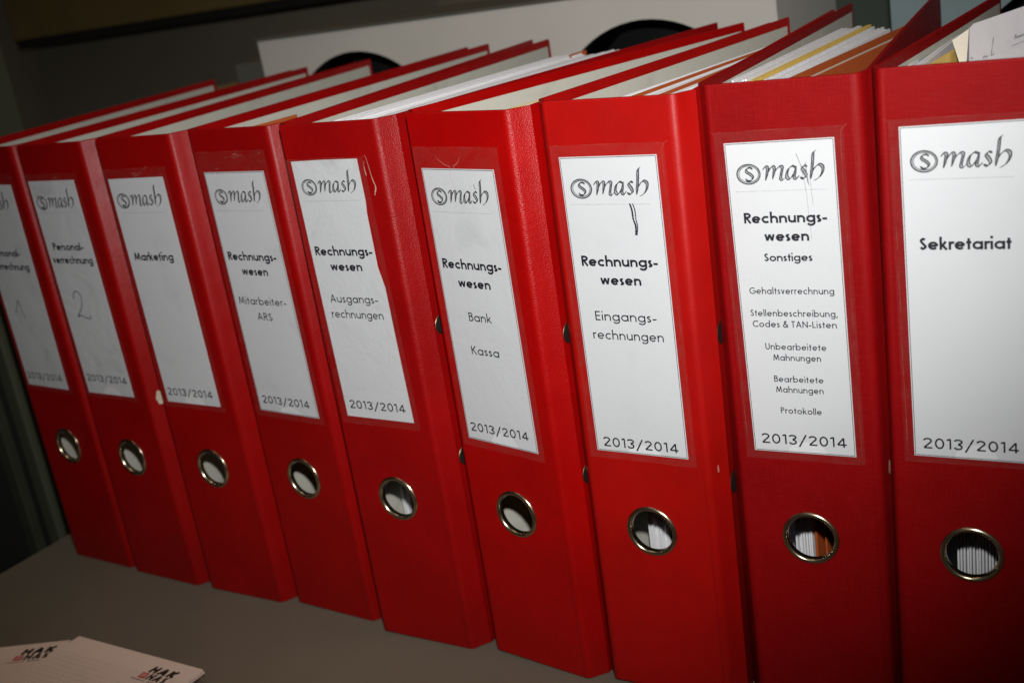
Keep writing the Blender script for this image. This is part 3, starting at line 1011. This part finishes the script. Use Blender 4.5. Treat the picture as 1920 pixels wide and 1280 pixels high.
    # tears in the sleeves
    if i == 4:
        m_ = MB()
        for pts, ws in (([(56.6, 299.4), (57.6, 298.6), (58.5, 293), (59.4, 287), (60.6, 282.5), (59.6, 279.4), (59.0, 278.0)], (.12, .2, .3, .5, .75, .4, .15)),
                        ([(55.9, 296.6), (55.4, 293), (55.8, 288.5)], (.15, .5, .12))):
            p_ = catmull(pts, 5)
            vs, fs = ribbon(p_, [ws[min(q // 5, len(ws) - 1)] for q in range(len(p_))])
            m_.add([(p[0] * MM, -0.0007, p[1] * MM) for p in vs], fs)
        obj("torn_edge", m_.v, m_.f, M_TEAR, po)
    if i == 5:
        m_ = MB()
        for pts, w_ in (([(17.5, 300.2), (17.0, 296.5), (18.6, 294.2), (22.0, 291.8), (24.5, 290.9)], .5),
                        ([(33.5, 295.6), (31.5, 292.6), (28.5, 290.9)], .48),
                        ([(25.2, 291), (26.2, 288.6), (25.6, 285.6), (26.4, 281), (27.6, 279.3)], .55),
                        ([(28.2, 291), (28.6, 287.2)], .4), ([(46.5, 300.6), (48.2, 299.2)], .5)):
            vs, fs = ribbon(catmull(pts, 5), w_)
            m_.add([(p[0] * MM, -0.0006, p[1] * MM) for p in vs], fs)
        obj("torn_edge", m_.v, m_.f, M_RIM, po)
    # worn corners showing bare board
    worn = {1: [(.25, .95, 135.5, 148)], 6: [(.25, .36, 131, 136)], 7: [(.5, .8, 129.5, 138)]}.get(i, [])
    for (f0, f1, za, zb) in worn:
        tail = path[path.index(pr[-1]):] if pr[-1] in path else path[-4:]
        a3, b3 = Vector(pr[-1]), Vector(endR)
        nn3 = Vector(((b3 - a3).normalized().y, -(b3 - a3).normalized().x))
        pts = []
        for q in range(14):
            a = 2 * math.pi * q / 14
            k = R.uniform(.72, 1.05)
            f = (f0 + f1) / 2 + (f1 - f0) / 2 * math.cos(a) * k
            z = (za + zb) / 2 + (zb - za) / 2 * math.sin(a) * k
            p = a3 + (b3 - a3) * f + nn3 * (.75)
            pts.append((p.x * MM, p.y * MM, z * MM))
        obj("worn_spot", pts, [tuple(range(14))], M_WORN if i == 1 else M_SCUFF, root)

# ------------------------------------------------------------------ papers inside the binders
def frame(i):
    x, y, yaw, lean = POSE[i][:4]
    return Vector((x, y, W * MM * math.sin(max(lean, 0)) + 0.0002)), (0, lean, yaw)

def slab(mb, a, b_, t_, z0, z1, bow=0.0, n=8, rag=0.0, rnd=None):
    """upright sheet of thickness t_ (towards +u) from a to b_ (local mm)"""
    A, B2 = Vector(a), Vector(b_)
    d = (B2 - A).normalized()
    nn = Vector((d.y, -d.x))
    vs, fs = [], []
    for q in range(n + 1):
        f = q / n
        p = A + (B2 - A) * f + nn * bow * math.sin(math.pi * f)
        zt = z1 + (rnd.uniform(-rag, rag) if rnd and rag else 0)
        p2 = p + nn * t_
        vs += [(p.x * MM, p.y * MM, z0 * MM), (p2.x * MM, p2.y * MM, z0 * MM), (p2.x * MM, p2.y * MM, zt * MM), (p.x * MM, p.y * MM, zt * MM)]
    for q in range(n):
        for k in range(4):
            k2 = (k + 1) % 4
            fs.append((q * 4 + k, q * 4 + k2, (q + 1) * 4 + k2, (q + 1) * 4 + k))
    fs += [(3, 2, 1, 0), (4 * n, 4 * n + 1, 4 * n + 2, 4 * n + 3)]
    mb.add(vs, fs)

def stack(i, label, parts):
    """parts: (name, material, [(a, b, thickness, z1)])"""
    o, r_ = frame(i)
    th = thing("paper_stack", label, "paper stack", o, r_, "paper kept in the binders")
    rnd = random.Random(i * 11)
    for name, mat, items in parts:
        mb = MB()
        for (a, b_, t_, z1, *z0) in items:
            slab(mb, a, b_, t_, z0[0] if z0 else 6 + rnd.uniform(0, 2), z1, rnd.uniform(-.6, .6), rag=0.0, rnd=rnd)
        obj(name, mb.v, mb.f, mat, th)
    return th

def fan(a0, b0, a1, b1, n, t_, z, dz=1.5, seed=0):
    rr = random.Random(seed)
    out = []
    for q in range(n):
        f = q / max(1, n - 1)
        out.append(((a0[0] + (a1[0] - a0[0]) * f, a0[1] + (a1[1] - a0[1]) * f + rr.uniform(-2, 2)),
                    (b0[0] + (b1[0] - b0[0]) * f, b0[1] + (b1[1] - b0[1]) * f + rr.uniform(-3, 3)), t_, z + rr.uniform(-dz, dz)))
    return out

stack(3, "few sheets with an orange corner in the Mitarbeiter-ARS binder", [
    ("pages", M_SHEET, fan((30, 34), (32, 235), (44, 34), (42, 235), 10, .8, 300, 1.5, 3)),
    ("divider", M_ORANGE, [((17, 34), (20, 70), .9, 312.3)])])
stack(4, "thick pile of white sheets in the Ausgangsrechnungen binder", [
    ("pages", M_SHEET, fan((1.5, 40), (29, 252), (60, 30), (90, 252), 34, 1.2, 311.6, 1.2, 4)),
    ("divider", M_ORANGE, [((50, 238), (52, 258), .8, 313.6)])])
stack(5, "thin white sheets with a yellow divider in the Bank and Kassa binder", [
    ("pages", M_SHEET, fan((38, 30), (50, 110), (62, 24), (72, 110), 14, 1.1, 311.0, .8, 5)),
    ("divider", M_YELLOW, [((35, 30), (46, 110), .9, 311.4)])])
stack(6, "white sheets between orange dividers in the Eingangsrechnungen binder", [
    ("pages", M_SHEET, fan((22, 34), (47, 190), (27, 30), (50, 190), 2, 1.0, 312, .3, 6) + fan((15, 32), (40, 190), (40, 24), (55, 190), 16, .8, 285, 1.0, 63) + fan((33, 30), (54, 190), (38, 30), (56, 190), 5, .7, 311.5, .5, 61) + fan((45, 26), (60, 190), (62, 22), (66, 190), 11, 1.0, 310.5, .8, 62)),
    ("divider", M_ORANGE, [((29.5, 33), (51.5, 190), .9, 312.6)]),
    ("divider", M_ORANGE, [((42.2, 28), (58, 190), .9, 312.2)])])
stack(7, "white sheets and a yellow divider in the Sonstiges binder", [
    ("pages", M_SHEET, fan((-3.4, 50), (10, 225), (4.5, 46), (21, 222), 7, .8, 311.8, .6, 7) + fan((13.5, 40), (28, 212), (23, 36), (40, 205), 7, .9, 311.5, .8, 71)),
    ("divider", M_YELLOW, [((8.6, 40), (25.0, 222), 2.2, 312.5, 210)])])
o, r_ = frame(7)
th = thing("folder", "orange cardboard folder upright in the Sonstiges binder", "folder", o, r_)
mb = MB(); slab(mb, (26.5, 30), (49.8, 200), 1.2, 8, 312.6)
obj("back_flap", mb.v, mb.f, M_ORANGE, th)
mb = MB(); slab(mb, (31.6, 30), (54.5, 190), 1.0, 8, 310.0)
obj("front_flap", mb.v, mb.f, M_ORANGE, th)
mb = MB(); slab(mb, (30.9, 30), (53.9, 192), .3, 190, 310.6)
obj("inner_sheet", mb.v, mb.f, M_CREAM, th)

stack(8, "white sheets and a yellow divider in the Sekretariat binder", [
    ("pages", M_SHEET, fan((-1.5, 60), (12, 245), (9.0, 48), (20, 240), 7, .8, 310.5, .8, 8) + fan((22, 34), (30, 200), (50, 26), (56, 200), 20, .9, 300, 2.0, 81)),
    ("divider", M_YELLOW, [((14.5, 42), (21.5, 100), 1.6, 312.0, 210)])])
# folded letter stuck upright in the last binder
o, r_ = frame(8)
th = thing("letter", "folded white handwritten letter sticking up out of the Sekretariat binder", "letter", o, r_)
def quad(pts, t_=0.3):
    """thin sheet from front polygon (u, v, z mm)"""
    n = len(pts)
    vs = [(p[0] * MM, p[1] * MM, p[2] * MM) for p in pts] + [(p[0] * MM, (p[1] + t_) * MM, p[2] * MM) for p in pts]
    fs = [tuple(range(n)), tuple(range(2 * n - 1, n - 1, -1))] + [(q, n + q, n + (q + 1) % n, (q + 1) % n) for q in range(n)]
    return vs, fs
obj("sheet", *quad([(27.6, 73.1, 322.1), (29.4, 72.9, 324.0), (50.5, 70.5, 329.8), (64, 69, 333.5), (64, 69, 236), (25.0, 73.3, 236)]), M_LETTER, th)
obj("folded_corner", *quad([(20.2, 72.4, 317.5), (27.5, 71.8, 322.0), (26.2, 72.0, 307.5), (25.4, 72.1, 299)]), M_CREAM, th)
obj("front_sheet", *quad([(33.5, 66.0, 309.0), (50.4, 63.5, 314.0), (64, 61.5, 318), (64, 61.5, 226), (33.5, 66.0, 226)]), M_LETTER, th)
wr = Ink(lambda u, z, l: (u * MM, (72.75 - (u - 29.4) * .114 - .25) * MM - l, z * MM))
wr.stroke(catmull([(37.9, 317.6), (37.4, 314.5), (36.9, 311.0), (36.6, 309.2)], 5), [.18, .3, .35, .4, .35, .3] + [.3] * 20, False)
for k, pts in enumerate(([(27.8, 308.6), (28.4, 309.2), (28.9, 308.4)], [(33.2, 308.4), (33.8, 309.6), (34.3, 308.6), (34.8, 309.6), (35.2, 308.8)], [(36.6, 309.2), (37.2, 310.1), (37.5, 309.3), (37.9, 310.6)],
                       [(46.6, 316.1), (47.2, 318.2), (47.3, 316.4), (47.9, 317.3), (48.2, 316.6), (48.8, 317.6), (49.0, 316.8), (49.6, 318.0), (50.0, 317.2), (50.6, 318.2), (51.4, 317.6)], )):
    wr.stroke(catmull(pts, 4), .32)
wr.stroke([(45.5, 313.2), (54, 316.2)], .16)
obj("handwriting", wr.v, wr.f, M_PENCIL, th)

# ------------------------------------------------------------------ note pads in front
def pad(label, corner, ang, w, d, z0, h, logo_at, lw, rnd_seed, ntop=True):
    """pad whose back left corner is at corner (m); u right, v towards the viewer"""
    th = thing("notepad", label, "notepad", (corner[0], corner[1], z0), (0, 0, ang), "school note pads")
    rr = random.Random(rnd_seed)
    mb = MB()
    ns = 5
    for k in range(ns):
        z = h * k / ns
        ox, oy = rr.uniform(-.0006, .0006), rr.uniform(-.0006, .0006)
        if k == ns - 1: ox = oy = 0
        mb.box(ox, w + ox, -d + oy, oy, z, z + h / ns * .93)
    obj("pages", mb.v, mb.f, M_PAD, th)
    top = h * (ns - 1) / ns + h / ns * .93
    mp = lambda u, v_, l: (u * MM, v_ * MM, top + 0.00008 + l)
    bx, by = logo_at
    k = lw / 22.0
    ink = Ink(mp)
    ink.text("HAK", bx + 3.5 * k, bx + 23.5 * k, by + 0.2 * k, 5.8 * k, .28, .12)
    ink.text("HAS", bx + 7.5 * k, bx + 22.5 * k, by - 5.6 * k, 5.2 * k, .28, .12)
    for q in range(26):
        u = bx - 1.5 * k + q * .82 * k
        if q in (14, 15): continue
        ink.stroke([(u, by - 7.4 * k), (u + .55 * k, by - 7.4 * k + rr.uniform(.0, .2))], rr.uniform(.5, .95) * k)
    obj("logo", ink.v, ink.f, M_LOGO_INK, th)
    rd = Ink(mp)
    rd.stroke([(bx + 1.6 * k, by - 3.1 * k), (bx + 7.0 * k, by - 3.1 * k)], 5.0 * k)
    obj("red_square", rd.v, rd.f, M_LOGO_RED, th)
    wm = Ink(lambda u, v_, l: mp(u, v_, l + 0.0002))
    wm.text("SK", bx + 2.4 * k, bx + 6.0 * k, by - 4.6 * k, 3.0 * k, .14, .2)
    obj("square_mark", wm.v, wm.f, M_PAD, th)
    g = Ink(mp)
    for q in range(int(w * 1000 / 4)):
        u = 2 + q * 4.0
        g.stroke([(u, -17), (u, -d * 1000 + 2)], .16)
    for q in range(int((d * 1000 - 18) / 4)):
        g.stroke([(2, -17 - q * 4.0), (w * 1000 - 2, -17 - q * 4.0)], .16)
    obj("grid_lines", g.v, g.f, M_GRID, th)
    return th
# left pad lies lower and turned, right pad on top of it
a1 = math.atan2(0.0233, 0.0441)
w1 = 0.105
c1 = (-0.2016 - math.cos(a1) * w1, -0.0821 - math.sin(a1) * w1)
pad("left white squared note pad with HAK HAS logo, partly under the other pad", c1, a1, w1, 0.148, 0.0002, 0.0055, (71, -13.0), 25, 1)
pad("right white squared note pad with HAK HAS logo in front of the binders", (-0.1942, -0.0800), math.radians(-0.6), 0.118, 0.15, 0.0058, 0.003, (80, -14.5), 24, 2)
